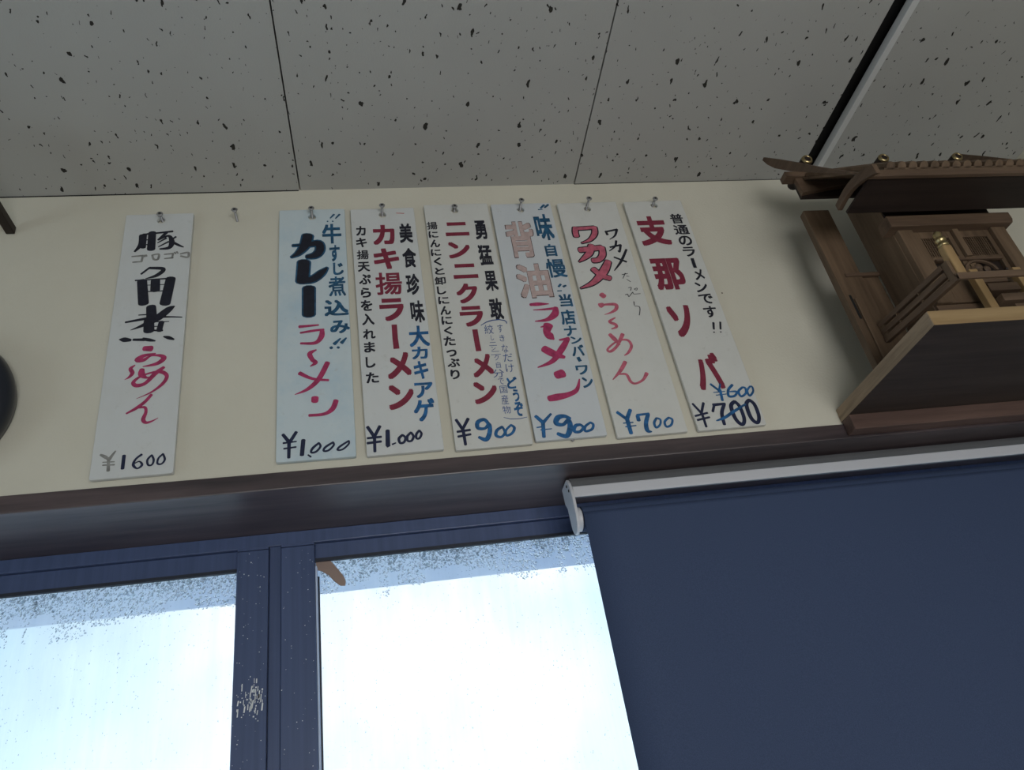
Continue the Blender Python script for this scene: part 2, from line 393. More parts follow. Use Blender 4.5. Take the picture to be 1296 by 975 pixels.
grid = [[bm.verts.new((fx0+(fx1-fx0)*i/nx, y+.0006*math.sin(i*1.7)*(1 if k > 2 else 0), Z(z))) for i in range(nx+1)] for k, (y, z) in enumerate(prof)]
for a, b in zip(grid, grid[1:]):
    for i in range(nx): bm.faces.new((a[i], a[i+1], b[i+1], b[i]))
fb = obj('fabric', bm, M['blind'], rb, smooth=True); sm = fb.modifiers.new('thickness', 'SOLIDIFY'); sm.thickness = .0006; sm.offset = 1
bm = bmesh.new(); lathe(bm, [(0, 0), (0, .007), (.833, .007), (.833, 0)], (fx0+.001, .0272, Z(-.696)), (1, 0, 0), 16); obj('bottom_bar', bm, M['cassette'], rb, smooth=False)

# brown leaf-shaped piece stuck in the top left corner of the right pane
bm = bmesh.new()
pts = [(399, 706), (410, 705), (420, 712), (429, 722), (436, 731), (438, 737), (437, 742), (431, 742), (424, 737), (416, 729), (408, 724), (401, 722)]
w3 = [at(u, v, 1, .1470) for u, v in pts]
prism(bm, [(p.x, p.z-ZC) for p in w3], 1, .1455, .1471)
tag(obj('film_tab', bm, M['tag'], None, bevel=.0004), 'small brown leaf-shaped tab stuck in the top left corner of the right window pane', 'tab')

# ================================================================== MENU BOARDS
YB = -.0075                                                 # front of the boards
def catmull(P, n=6):
    Q = []; P = [P[0]] + list(P) + [P[-1]]
    for i in range(1, len(P)-2):
        for k in range(n):
            t = k/n; r = []
            for d in range(3):
                a, b, c, e = (P[i+j][d] for j in (-1, 0, 1, 2))
                r.append(.5*(2*b + (c-a)*t + (2*a-5*b+4*c-e)*t*t + (3*b-a-3*c+e)*t*t*t))
            Q.append(r)
    Q.append(list(P[-2])); return Q
class Crop:
    def __init__(s, x0, y0, k=812/150): s.x0, s.y0, s.k = x0, y0, k
    def w(s, x, y): p = at(s.x0+x/s.k, s.y0+y/s.k, 1, YB); return p
    def scale(s, x, y): return (s.w(x+40, y)-s.w(x-40, y)).length/80
def ribbon(bm, cr, pts, grow=0.0, layer=0, straight=False, caps=True):
    """a brush stroke: pts are (x, y, width) read from the crop"""
    y = YB - .00025 - .0003*layer - 4e-6*(len(bm.verts)//24)
    P = []
    lastw = None
    for p in pts:
        wd = p[2] if len(p) > 2 else lastw
        lastw = wd; q = cr.w(p[0], p[1]); k = cr.scale(p[0], p[1])
        P.append((q.x, q.z, max(.00025, (wd*1.16+grow)*k*.5)))
    if not straight and len(P) > 2: P = catmull(P)
    L, R = [], []
    for i, p in enumerate(P):
        a = P[max(0, i-1)]; b = P[min(len(P)-1, i+1)]
        d = Vector((b[0]-a[0], b[1]-a[1])); d = d.normalized() if d.length > 1e-9 else Vector((1, 0))
        nrm = Vector((-d.y, d.x))*p[2]
        y -= 8e-7; L.append(bm.verts.new((p[0]+nrm.x, y, p[1]+nrm.y))); R.append(bm.verts.new((p[0]-nrm.x, y, p[1]-nrm.y)))
    for i in range(len(P)-1):
        bm.faces.new((L[i], L[i+1], R[i+1], R[i]))
    if caps:
        for i, j, vl, vr in ((0, 1, L[0], R[0]), (len(P)-1, len(P)-2, L[-1], R[-1])):
            d = Vector((P[i][0]-P[j][0], P[i][1]-P[j][1])); d = d.normalized() if d.length > 1e-9 else Vector((1, 0))
            r = P[i][2]; nn = Vector((-d.y, d.x))
            rim = [vl if (vl.co.x-P[i][0])*nn.x+(vl.co.z-P[i][1])*nn.y > 0 else vr]
            for k in range(1, 5):
                a = math.pi/2 - math.pi*k/5
                rim.append(bm.verts.new((P[i][0]+(d.x*math.cos(a)*.55+nn.x*math.sin(a))*r, y, P[i][1]+(d.y*math.cos(a)*.55+nn.y*math.sin(a))*r)))
            rim.append(vr if rim[0] is vl else vl)
            bm.faces.new(rim)
_cv = bpy.data.curves.new('glyph', 'FONT'); _ob = bpy.data.objects.new('glyph', _cv); C.objects.link(_ob)
_cache = {}
def glyph_mesh(ch, off):
    """outline of one character, thickened by laying shifted copies over it"""
    key = (ch, round(off, 4))
    if key not in _cache:
        _cv.body = ch; _cv.resolution_u = 4; bpy.context.view_layer.update()
        me = bpy.data.meshes.new_from_object(_ob.evaluated_get(bpy.context.evaluated_depsgraph_get()))
        v0 = [vv.co.xy.copy() for vv in me.vertices]; f0 = [tuple(p.vertices) for p in me.polygons]
        bpy.data.meshes.remove(me)
        vs, fs, ly = [], [], []
        sh = [(0.0, 0.0)] + ([(off*i*.9, off*j*.9) for i in (-1, 0, 1) for j in (-1, 0, 1) if i or j] if off > .004 else [])
        for dx, dy in sh:
            n = len(vs); ly += [len(ly)//len(v0)]*len(v0); vs += [Vector((q.x+dx, q.y+dy)) for q in v0]; fs += [tuple(i+n for i in f) for f in f0]
        _cache[key] = (vs, fs, ly)
    return _cache[key]
def glyph(bm, cr, ch, bx, off=.02, layer=0, grow=0.0, slant=None):
    """one character fitted to the box bx (x0, y0, x1, y1) read from the crop"""
    if ch in '揚慢煮産': off = min(off, .022)      # crowded characters stay legible
    vs, fs, ly = glyph_mesh(ch, off)
    x0, y0, x1, y1 = bx; xm, ym = (x0+x1)/2, (y0+y1)/2
    t, b = cr.w(xm, y0), cr.w(xm, y1)
    c0 = cr.w(xm, ym)
    # how far a plumb line leans in the crop
    up = at(cr.x0+xm/cr.k, cr.y0+ym/cr.k, 1, YB); up2 = up+Vector((0, 0, -.02))
    def pix(p):
        q = p - Vector((0, CAMY, ZC)); c = [sum(ROT[i][j]*q[j] for j in range(3)) for i in range(3)]
        return c[0]/c[2]*F+648, c[1]/c[2]*F+487.5
    a, bb = pix(up), pix(up2); lean = abs((bb[0]-a[0])/(bb[1]-a[1]))
    wpx = max((x1-x0)*.55, (x1-x0) - .75*lean*(y1-y0)); k = cr.scale(xm, ym)
    W = wpx*k; H = t.z-b.z
    mnx, mxx = min(q.x for q in vs), max(q.x for q in vs); mny, mxy = min(q.y for q in vs), max(q.y for q in vs)
    sx = (W+grow)/max(mxx-mnx, .05); sy = (H+grow)/max(mxy-mny, .05)
    cz = (t.z+b.z)/2
    y = YB-.00025-.0003*layer
    nv = [bm.verts.new((c0.x+(q.x-(mnx+mxx)/2)*sx, y-6e-6*l, cz+(q.y-(mny+mxy)/2)*sy)) for q, l in zip(vs, ly)]
    for f in fs:
        try: bm.faces.new([nv[i] for i in f])
        except ValueError: pass

def flat(name, bm, m, parent, label=None):
    for f in bm.faces:
        f.normal_update()
        if f.normal.y > 0: f.normal_flip()
    me = bpy.data.meshes.new(name); bm.to_mesh(me); bm.free(); me.materials.append(m)
    o = link(name, me, None, parent)
    if label: o['label'] = label
    return o

def screw(px_hole, px_head, label, hx=None, z=None, head=None, parent=None):
    if hx is None:
        p = at(*px_hole, 1, 0.0); hx, z = p.x, p.z; head = at(*px_head, 2, z).y
    t = thing('screw', (hx, 0, z), label, 'screw', None)
    L = -head
    prof = [(-.012, 0), (-.012, .0012)]
    n = max(5, int(L/.0016)); d = -.010
    while d < L-.0035:
        prof += [(d, .0013), (d+.0006, .0019), (d+.0011, .0013)]; d += .0016
    prof += [(L-.003, .0017), (L-.002, .0018)]
    bm = bmesh.new(); lathe(bm, prof+[(L-.002, 0)], (hx, 0, z), (0, -1, 0), 12); obj('shank', bm, M['screw'], t, smooth=False)
    bm = bmesh.new(); lathe(bm, [(L-.0022, 0), (L-.0022, .0022), (L-.0010, .0042), (L+.0002, .0046), (L+.0010, .0038), (L+.0014, .0022), (L+.0014, 0)], (hx, 0, z), (0, -1, 0), 20)
    hd = obj('head', bm, M['screw'], t, smooth=False)
    bm = bmesh.new()
    for s in (0, 1):
        vs = box(bm, -.0022, .0022, -.0003, .0003, -.0006-ZC, .0006-ZC)
        for vv in vs:
            x, zz = vv.co.x, vv.co.z
            if s: x, zz = -zz, x
            vv.co = Vector((hx+x*.8+zz*.6, -L-.0014+vv.co.y, z+zz*.8-x*.6))
    obj('cross_recess', bm, M['slot'], hd)
    return t

def sign(corners, hole, m, label):
    """a menu board: four photographed corners (tl, tr, bl, br), and the hole it hangs by"""
    tl, tr, bl, br = (at(*c, 1, YB) for c in corners)
    wd = ((tr-tl).length + (br-bl).length)/2; ht = ((tl-bl).length + (tr-br).length)/2
    c = (tl+tr+bl+br)/4; ang = math.atan2(((tl-bl)+(tr-br)).x, ((tl-bl)+(tr-br)).z)
    h = at(*hole, 1, YB)
    root = thing('menu_board', (c.x, -.001, c.z-ht/2), label, 'sign', 'handwritten menu boards hung along the wall')
    ca, sa = math.cos(ang), math.sin(ang)
    cu = bpy.data.curves.new('board', 'CURVE'); cu.dimensions = '2D'; cu.fill_mode = 'BOTH'; cu.extrude = (-YB-.0012)/2-.0006; cu.bevel_depth = .0006; cu.bevel_resolution = 1
    def spline(pts):
        s = cu.splines.new('POLY'); s.points.add(len(pts)-1); s.use_cyclic_u = True
        for q, p in zip(s.points, pts): q.co = (p[0], p[1], 0, 1)
    R = []
    rr = .0016
    for sx, sz, a0 in ((1, 1, 0), (-1, 1, 90), (-1, -1, 180), (1, -1, 270)):
        for k in range(4):
            a = math.radians(a0+30*k); R.append((sx*(wd/2-rr-.0006)+rr*math.cos(a), sz*(ht/2-rr-.0006)+rr*math.sin(a)))
    spline([(x*ca+z*sa, -x*sa+z*ca) for x, z in R])
    hx, hz = h.x-c.x, h.z-c.z
    spline([(hx+.0064*math.cos(-k*math.pi/12), hz+.0064*math.sin(-k*math.pi/12)) for k in range(24)])
    o = bpy.data.objects.new('tmp', cu); C.objects.link(o); bpy.context.view_layer.update()
    me = bpy.data.meshes.new_from_object(o.evaluated_get(bpy.context.evaluated_depsgraph_get())); bpy.data.objects.remove(o); bpy.data.curves.remove(cu)
    me.name = 'board'
    ymid = (YB-.0012)/2
    me.transform(Matrix(((1, 0, 0, c.x), (0, 0, -1, ymid), (0, 1, 0, c.z), (0, 0, 0, 1))))
    me.materials.clear(); me.materials.append(m)
    link('board', me, None, root)
    return root, h
def strokes(root, name, m, label, items, grow=0.0, layer=0, straight=False, caps=True):
    bm = bmesh.new()
    for cr, pts in items: ribbon(bm, cr, pts, grow, layer, straight, caps)
    return flat(name, bm, m, root, label)
def each(root, name, m, label, groups, grow=0.0, layer=0):
    for g in groups: strokes(root, name, m, label, g, grow, layer)
def text_each(root, name, m, label, items, off, extra):
    for it in items: text(root, name, m, label, [it], off)
    for ex in extra: text(root, name, m, label, [], off, extra=[ex])
def text(root, name, m, label, items, off=.02, layer=0, grow=0.0, extra=()):
    bm = bmesh.new()
    for cr, ch, bx in items: glyph(bm, cr, ch, bx, off, layer, grow)
    for cr, pts in extra: ribbon(bm, cr, pts, 0, layer, True, False)
    return flat(name, bm, m, root, label)

A1, A2 = Crop(110, 260), Crop(110, 430); B1, B2 = Crop(340, 255), Crop(340, 415); C1, C2 = Crop(430, 255), Crop(430, 415)
D1, D2 = Crop(530, 250), Crop(530, 400); E1, E2 = Crop(615, 250), Crop(640, 390); F1, F2 = Crop(700, 250), Crop(740, 390)
G1, G2 = Crop(780, 245), Crop(830, 385); H = Crop(600, 390, 6.5)

# ---- board: pork ramen 1600
s1, h = sign(((160, 272), (245, 270), (112, 607), (219, 600)), (204, 279), M['bw'], 'leftmost menu board hung apart, black kanji, magenta kana, price ¥1600')
screw((205, 277), (204, 270.5), 'screw holding the leftmost menu board', h.x, h.z+.0046, -.0165)
T1 = [
    (A1, [(372, 208, 26), (368, 270, 30), (328, 318, 14)]), (A1, [(395, 200, 30), (385, 290, 34)]), (A1, [(448, 188, 46), (440, 302, 50)]),
    (A1, [(365, 208, 16), (460, 188, 14)]), (A1, [(385, 240, 10), (440, 235, 10)]), (A1, [(385, 272, 10), (440, 268, 10)]),
    (A1, [(472, 192, 14), (588, 179, 16)]), (A1, [(545, 188, 22), (490, 238, 16)]), (A1, [(492, 236, 14), (560, 210, 18), (582, 250, 34), (565, 290, 26), (500, 300, 12)]),
    (A1, [(545, 225, 14), (485, 258, 8)]), (A1, [(560, 250, 14), (490, 285, 8)]), (A1, [(610, 216, 14), (575, 240, 12)]), (A1, [(580, 248, 16), (625, 272, 18), (662, 287, 8)]),
    (A1, [(430, 428, 14), (372, 472, 14)]), (A1, [(430, 430, 20), (525, 437, 26), (480, 480, 26), (402, 504, 6)]),
    (A1, [(332, 516, 12), (430, 510, 10), (602, 499, 14)]), (A1, [(378, 520, 60), (388, 674, 64)]), (A1, [(575, 502, 60), (535, 674, 66)]),
    (A1, [(470, 515, 56), (468, 582, 58)]), (A1, [(415, 548, 6), (535, 543, 6)]), (A1, [(415, 592, 8), (535, 586, 9)]),
    (A1, [(440, 696, 58), (444, 775, 64)]), (A1, [(355, 753, 8), (475, 745, 12)]), (A1, [(264, 803, 14), (440, 772, 22), (560, 765, 12), (652, 767, 8)]),
    (A1, [(600, 692, 10), (560, 715, 44), (480, 775, 50), (380, 825, 24), (300, 856, 5)]), (A1, [(425, 790, 62), (425, 862, 66)]), (A1, [(512, 800, 34), (495, 860, 36)]),
    (A1, [(430, 800, 8), (562, 797, 6)]), (A1, [(430, 832, 7), (500, 830, 7)]), (A1, [(398, 858, 14), (518, 858, 14)]),
    (A1, [(222, 920, 8), (255, 922, 36), (300, 925, 20)]), (A1, [(318, 922, 18), (395, 922, 22)]), (A1, [(385, 916, 22), (430, 924, 24), (468, 930, 10)]), (A1, [(526, 900, 10), (560, 908, 26), (596, 920, 12)])]
each(s1, 'title_character', M['black'], 'black brush character', (T1[:13], T1[13:20], T1[20:]))
strokes(s1, 'ruby_lettering', M['greyink'], 'faded grey lettering', [
    (A1, [(308, 352, 10), (384, 345, 14)]), (A1, [(384, 345, 14), (374, 386, 14)]), (A1, [(314, 391, 10), (376, 386, 12)]), (A1, [(390, 343, 14), (398, 354, 10)]), (A1, [(403, 341, 14), (411, 350, 10)]),
    (A1, [(448, 340, 12), (458, 370, 14), (486, 370, 14), (492, 336, 14), (448, 342, 10)]), (A1, [(530, 337, 10), (590, 331, 12)]), (A1, [(590, 331, 12), (584, 362, 12)]), (A1, [(532, 366, 10), (590, 360, 12)]),
    (A1, [(600, 323, 12), (610, 333, 8)]), (A1, [(615, 319, 12), (625, 330, 8)]), (A1, [(640, 334, 10), (694, 324, 14), (690, 356, 15), (642, 348, 12)])])
strokes(s1, 'ramen_lettering', M['magenta'], 'magenta brush lettering', [
    (A2, [(392, 62, 36), (442, 62, 44)]), (A2, [(470, 96, 10), (390, 112, 26), (345, 140, 34), (390, 140, 26), (440, 112, 12), (500, 110, 22), (528, 128, 32), (480, 165, 26), (384, 186, 7)]),
    (A2, [(330, 176, 8), (300, 200, 24), (312, 230, 26), (290, 258, 16), (258, 276, 3)]),
    (A2, [(378, 205, 30), (376, 240, 42), (410, 262, 16), (450, 250, 8)]),
    (A2, [(528, 190, 20), (470, 232, 30), (400, 300, 24), (340, 316, 28), (318, 295, 24), (360, 258, 16), (440, 228, 14), (510, 222, 26), (548, 250, 24), (520, 302, 22), (440, 362, 12), (340, 406, 3)]),
    (A2, [(442, 378, 20), (400, 425, 22), (340, 470, 22), (270, 508, 12)]), (A2, [(355, 468, 12), (398, 466, 18), (404, 500, 20), (386, 548, 26), (405, 570, 20), (445, 560, 12), (487, 538, 4)])])
strokes(s1, 'price_lettering', M['navyink'], 'navy price digits', [
    (A2, [(255, 795, 22), (244, 886, 22)]), (A2, [(376, 788, 16), (335, 820, 14), (318, 860, 18), (345, 884, 12), (378, 860, 16), (360, 836, 10), (326, 850, 8)]),
    (A2, [(445, 792, 13), (415, 825, 14), (420, 860, 13), (446, 858, 12), (458, 825, 14), (445, 792, 12)]), (A2, [(522, 784, 13), (490, 815, 13), (484, 850, 13), (512, 852, 12), (534, 822, 14), (522, 784, 12)])])
strokes(s1, 'yen_mark', M['greyink'], 'faded grey yen mark', [
    (A2, [(93, 790, 14), (125, 805, 22), (150, 822, 16)]), (A2, [(197, 764, 10), (150, 825, 24)]), (A2, [(148, 822, 16), (146, 900, 22)]), (A2, [(108, 842, 8), (188, 838, 9)]), (A2, [(108, 862, 10), (188, 858, 12)])])

# ---- board: curry ramen 1000
s2, h = sign(((353.6, 266), (436, 264.7), (349, 586.7), (451, 576.7)), (395, 274.5), M['bb'], 'bluish menu board with bold black katakana outlined in blue, price ¥1,000 in navy')
screw((395, 275), (395, 265), 'screw holding the bluish board with the black outlined katakana', h.x, h.z+.0046, -.0215)
KA = [(B1, [(268, 236, 60), (250, 300, 56), (205, 355, 34), (155, 384, 6)]), (B1, [(165, 304, 8), (270, 298, 14)]), (B1, [(268, 300, 30), (340, 290, 46), (352, 335, 48), (320, 370, 44), (262, 382, 22)]),
      (B1, [(242, 416, 68), (232, 550, 70)]), (B1, [(215, 550, 26), (300, 535, 46), (365, 490, 40), (402, 455, 6)]), (B1, [(276, 595, 66), (276, 778, 66)])]
each(s2, 'character_outline', M['teal'], 'blue outline of a character', (KA[:3], KA[3:5], KA[5:]), 22, 0)
each(s2, 'title_character', M['black'], 'black brush character', (KA[:3], KA[3:5], KA[5:]), 0, 1)
text(s2, 'note_lettering', M['teal'], 'blue handwritten note', [
    (B1, '牛', (365, 155, 500, 290)), (B1, 'す', (415, 300, 490, 412)), (B1, 'じ', (440, 420, 515, 505)), (B1, '煮', (408, 515, 530, 650)), (B1, '込', (380, 675, 550, 785)), (B1, 'み', (420, 815, 558, 905))], off=.036)
Q2 = [
    (B1, [(448, 90, 14), (422, 116, 8)]), (B1, [(486, 90, 14), (458, 118, 8)]), (B1, [(402, 136, 10), (406, 139, 10)]), (B1, [(436, 136, 10), (442, 138, 10)]),
    (B2, [(492, 74, 10), (450, 112, 24)]), (B2, [(424, 140, 20), (434, 136, 20)]), (B2, [(532, 70, 10), (500, 104, 24)]), (B2, [(472, 134, 16), (482, 138, 16)])]
each(s2, 'exclamation_mark', M['teal'], 'blue exclamation mark', (Q2[:4], Q2[4:]))
strokes(s2, 'ramen_lettering', M['magenta'], 'magenta brush lettering', [
    (B1, [(210, 860, 22), (342, 848, 12)]), (B2, [(218, 36, 14), (300, 22, 18), (378, 12, 14)]), (B2, [(366, 14, 26), (362, 60, 34), (320, 104, 24), (220, 108, 16)]),
    (B2, [(326, 152, 10), (282, 178, 30), (300, 220, 28), (322, 240, 26), (286, 265, 8)]), (B2, [(404, 240, 32), (345, 350, 32), (270, 420, 24), (180, 459, 5)]), (B2, [(212, 312, 28), (300, 350, 20), (410, 360, 16)]),
    (B2, [(318, 480, 44), (316, 506, 42)]), (B2, [(462, 500, 32), (438, 556, 32), (380, 592, 22), (278, 602, 20)])])
strokes(s2, 'price_lettering', M['navyink'], 'navy price', [
    (B2, [(98, 733, 20), (145, 790, 24)]), (B2, [(190, 715, 20), (140, 792, 22)]), (B2, [(140, 790, 22), (138, 892, 20)]), (B2, [(100, 792, 14), (190, 780, 10)]), (B2, [(104, 830, 12), (188, 818, 12)]),
    (B2, [(238, 770, 26), (228, 874, 26)]), (B2, [(270, 872, 10), (290, 886, 12)]),
    (B2, [(345, 790, 14), (302, 826, 16), (292, 855, 14), (325, 850, 14), (355, 815, 14), (345, 790, 12)]), (B2, [(442, 785, 13), (388, 820, 15), (378, 845, 13), (412, 840, 13), (446, 806, 13), (442, 785, 12)]),
    (B2, [(550, 775, 12), (488, 815, 14), (472, 838, 12), (508, 834, 12), (548, 798, 12), (550, 775, 11)])])

# ---- board: kakiage ramen 1000
s3, h = sign(((443.5, 265), (523, 263), (464, 578), (562.5, 568.5)), (484, 272), M['bw'], 'white menu board with maroon title between black columns and blue brush words, price ¥1,000')
screw((483, 273), (484, 262), 'screw holding the board with maroon title and price ¥1,000', h.x, h.z+.0046, -.0235)
text(s3, 'side_lettering', M['black'], 'small black column', [
    (C1, 'カ', (110, 170, 180, 235)), (C1, 'キ', (110, 250, 188, 315)), (C1, '揚', (115, 335, 200, 398)), (C1, '天', (122, 415, 208, 482)), (C1, 'ぷ', (130, 500, 215, 570)), (C1, 'ら', (142, 592, 215, 660)),
    (C1, 'を', (142, 677, 226, 752)), (C1, '入', (150, 770, 238, 848)), (C2, 'れ', (158, 10, 246, 78)), (C2, 'ま', (165, 97, 244, 170)), (C2, 'し', (176, 200, 246, 275)), (C2, 'た', (178, 305, 270, 380))], off=.034)
text_each(s3, 'title_character', M['maroon'], 'maroon character', [
    (C1, 'カ', (222, 162, 382, 297)), (C1, 'キ', (228, 322, 412, 465)), (C1, '揚', (240, 487, 432, 640)), (C1, 'ラ', (268, 665, 446, 820)), (C2, 'メ', (318, 170, 495, 350)), (C2, 'ン', (328, 390, 515, 560))], off=.044,
    extra=[(C1, [(373, 845, 32), (380, 940, 33), (389, 1011, 35)])])
text(s3, 'motto_lettering', M['black'], 'bold black motto', [(C1, '美', (402, 152, 503, 285)), (C1, '食', (425, 320, 530, 455)), (C1, '珍', (450, 497, 552, 642)), (C1, '味', (480, 680, 585, 832))], off=.034)
text(s3, 'brush_lettering', M['blue'], 'blue brush words', [(C2, '大', (468, -14, 618, 130)), (C2, 'カ', (490, 130, 608, 215)), (C2, 'キ', (503, 228, 612, 352)), (C2, 'ア', (510, 375, 645, 480)), (C2, 'ゲ', (500, 485, 660, 642))], off=.034)
strokes(s3, 'price_lettering', M['navyink'], 'navy price', [
    (C2, [(190, 680, 20), (237, 748, 22)]), (C2, [(275, 675, 20), (237, 748, 20)]), (C2, [(238, 745, 20), (241, 850, 18)]), (C2, [(190, 758, 16), (284, 748, 16)]), (C2, [(190, 792, 18), (284, 780, 16)]),
    (C2, [(328, 705, 26), (330, 808, 28)]), (C2, [(325, 815, 16), (345, 808, 8)]), (C2, [(360, 800, 12), (384, 790, 9)]),
    (C2, [(430, 735, 16), (406, 760, 18), (414, 790, 16), (440, 785, 16), (450, 755, 16), (430, 735, 14)]), (C2, [(488, 718, 15), (463, 745, 17), (466, 775, 15), (492, 775, 15), (505, 745, 16), (488, 718, 14)]), (C2, [(545, 704, 14), (525, 730, 16), (526, 758, 14), (546, 758, 14), (560, 728, 15), (545, 704, 13)])])
strokes(s3, 'red_dash', M['redink'], 'small red dash', [(C1, [(388, 81, 5), (440, 83, 5)])])

# ---- board: garlic ramen 900
s4, h = sign(((533.6, 260), (619, 257), (580, 569), (672, 563)), (575.5, 266.5), M['bc'], 'white menu board with maroon title, thin blue handwriting and blue price ¥900')
screw((575, 267), (575, 264), 'short screw holding the board with thin blue handwriting', h.x, h.z+.0046, -.0125)
text(s4, 'side_lettering', M['black'], 'small black column', [
    (D1, '揚', (52, 168, 130, 220)), (D1, 'に', (65, 232, 135, 278)), (D1, 'ん', (75, 290, 148, 342)), (D1, 'に', (80, 355, 155, 402)), (D1, 'く', (100, 412, 158, 468)), (D1, 'と', (108, 482, 178, 530)), (D1, '卸', (107, 545, 188, 600)),
    (D1, 'し', (122, 610, 190, 665)), (D1, 'に', (130, 680, 210, 732)), (D1, 'ん', (143, 745, 222, 805)), (D1, 'に', (152, 815, 232, 872)), (D1, 'く', (170, 885, 232, 942)),
    (D2, 'た', (168, 140, 254, 205)), (D2, 'っ', (188, 232, 262, 280)), (D2, 'ぶ', (192, 292, 285, 352)), (D2, 'り', (214, 368, 284, 435))], off=.034)
text_each(s4, 'title_character', M['maroon'], 'maroon character', [
    (D1, 'ニ', (175, 170, 347, 264)), (D1, 'ン', (195, 305, 358, 417)), (D1, 'ニ', (228, 455, 408, 556)), (D1, 'ク', (250, 590, 414, 726)), (D1, 'ラ', (275, 745, 452, 886)), (D2, 'メ', (356, 262, 518, 420)), (D2, 'ン', (367, 450, 548, 602))], off=.044,
    extra=[(D2, [(384, 93, 32), (397, 170, 32), (411, 242, 33)])])
text(s4, 'motto_lettering', M['black'], 'bold black motto', [(D1, '勇', (375, 158, 472, 288)), (D1, '猛', (402, 325, 512, 465)), (D1, '果', (443, 503, 548, 642)), (D1, '敢', (475, 690, 585, 838))], off=.034)
text(s4, 'pen_lettering', M['bluepen'], 'thin blue handwriting', [
    (H, 'す', (188, 135, 242, 202)), (H, 'き', (205, 222, 255, 275)), (H, 'な', (222, 300, 285, 368)), (H, 'だ', (235, 375, 322, 442)), (H, 'け', (255, 460, 332, 530)),
    (H, '絞', (80, 138, 162, 215)), (H, 'し', (135, 225, 165, 265)), (H, 'ニ', (122, 282, 188, 312)), (H, 'ン', (138, 318, 180, 350)), (H, 'ニ', (135, 356, 220, 386)), (H, 'ク', (163, 385, 208, 432)), (H, '自', (178, 445, 222, 495)),
    (H, '分', (148, 505, 252, 572)), (H, 'で', (195, 578, 250, 630)), (H, '国', (208, 640, 276, 702)), (H, '産', (218, 715, 288, 795)), (H, '物', (230, 805, 306, 870))], off=-.012,
    extra=[(H, [(55, 145, 5), (100, 118, 8), (150, 102, 9), (205, 97, 8), (250, 104, 8), (266, 116, 8), (268, 130, 6)]), (H, [(243, 902, 4), (300, 914, 6), (380, 911, 6), (436, 899, 4)])])
text(s4, 'brush_lettering', M['blue'], 'blue brush word', [(H, 'ど', (262, 568, 362, 665)), (H, 'う', (312, 668, 378, 772)), (H, 'ぞ', (320, 772, 415, 892))], off=.036)
strokes(s4, 'yen_mark', M['navyink'], 'black yen mark', [(D2, [(255, 712, 18), (302, 780, 20)]), (D2, [(338, 705, 20), (298, 782, 18)]), (D2, [(303, 780, 20), (321, 884, 18)]), (D2, [(264, 795, 16), (352, 782, 16)]), (D2, [(270, 828, 16), (356, 812, 15)])])
strokes(s4, 'price_lettering', M['blue'], 'blue price digits', [
    (D2, [(484, 750, 22), (450, 712, 22), (405, 728, 26), (405, 768, 24), (452, 772, 18), (482, 745, 24), (486, 800, 28), (462, 848, 28), (412, 832, 18)]),
    (D2, [(572, 760, 16), (536, 785, 20), (530, 820, 20), (566, 830, 16), (590, 800, 16), (572, 760, 14)]), (D2, [(632, 748, 14), (598, 785, 14), (602, 820, 16), (640, 804, 16), (655, 768, 18), (632, 748, 14)])])

# ---- board: back-fat ramen 900
s5, h = sign(((621, 258.6), (696, 257), (678, 559), (769, 550.7)), (659, 265.5), M['bg'], 'grey white menu board with faded pink outlined kanji, magenta katakana and blue brush price ¥900')
screw((660, 267), (661, 256), 'screw holding the board with faded pink outlined kanji', h.x, h.z+.0046, -.0245)
for ch in ((E1, '背', (128, 168, 352, 412)), (E1, '油', (198, 458, 458, 688))):
    text(s5, 'kanji_outline', M['rim'], 'dark outline of a character', [ch], off=.036, layer=0, grow=.0024)
    text(s5, 'kanji_character', M['dusty'], 'faded pink character', [ch], off=.032, layer=1)
text(s5, 'boast_lettering', M['teal'], 'teal blue brush words', [(E1, '味', (322, 115, 472, 295)), (E1, '自', (398, 320, 490, 405)), (E1, '慢', (402, 420, 560, 550))], off=.036)
text(s5, 'note_lettering', M['teal'], 'teal blue brush note', [
    (E1, '当', (495, 662, 598, 750)), (E1, '店', (502, 770, 622, 872)), (E1, 'ナ', (530, 880, 630, 950)),
    (E2, 'ン', (440, 195, 526, 245)), (E2, 'バ', (443, 253, 545, 330)), (E2, 'ワ', (476, 393, 572, 457)), (E2, 'ン', (518, 473, 606, 547))], off=.036,
    extra=[(E2, [(494, 338, 20), (511, 368, 20)])])
Q5 = [(E1, [(398, 52, 14), (374, 74, 12)]), (E1, [(426, 50, 14), (402, 70, 12)]), (E1, [(358, 84, 7), (386, 82, 7)]), (E1, [(512, 596, 14), (498, 612, 14)]), (E1, [(548, 604, 12), (530, 612, 16)]), (E1, [(490, 642, 8), (518, 640, 8)])]
each(s5, 'quote_mark', M['teal'], 'teal quote mark', (Q5[:3], Q5[3:]))
strokes(s5, 'ramen_lettering', M['magenta'], 'magenta brush lettering', [
    (E1, [(304, 736, 20), (360, 732, 26), (430, 730, 6)]), (E1, [(325, 772, 6), (400, 768, 14), (480, 760, 20)]), (E1, [(478, 756, 28), (472, 800, 44), (420, 838, 26), (338, 850, 8)]),
    (E2, [(240, 132, 8), (290, 118, 22)]), (E2, [(292, 118, 58), (282, 165, 44), (305, 195, 50), (330, 215, 12)]), (E2, [(368, 220, 12), (432, 210, 24)]), (E2, [(426, 210, 28), (385, 280, 40), (320, 365, 30), (220, 408, 8)]), (E2, [(262, 280, 50), (330, 315, 50), (402, 338, 22)]),
    (E2, [(348, 462, 52), (392, 448, 58)]), (E2, [(505, 488, 8), (488, 560, 26), (430, 594, 34), (350, 612, 46), (298, 622, 40)])])
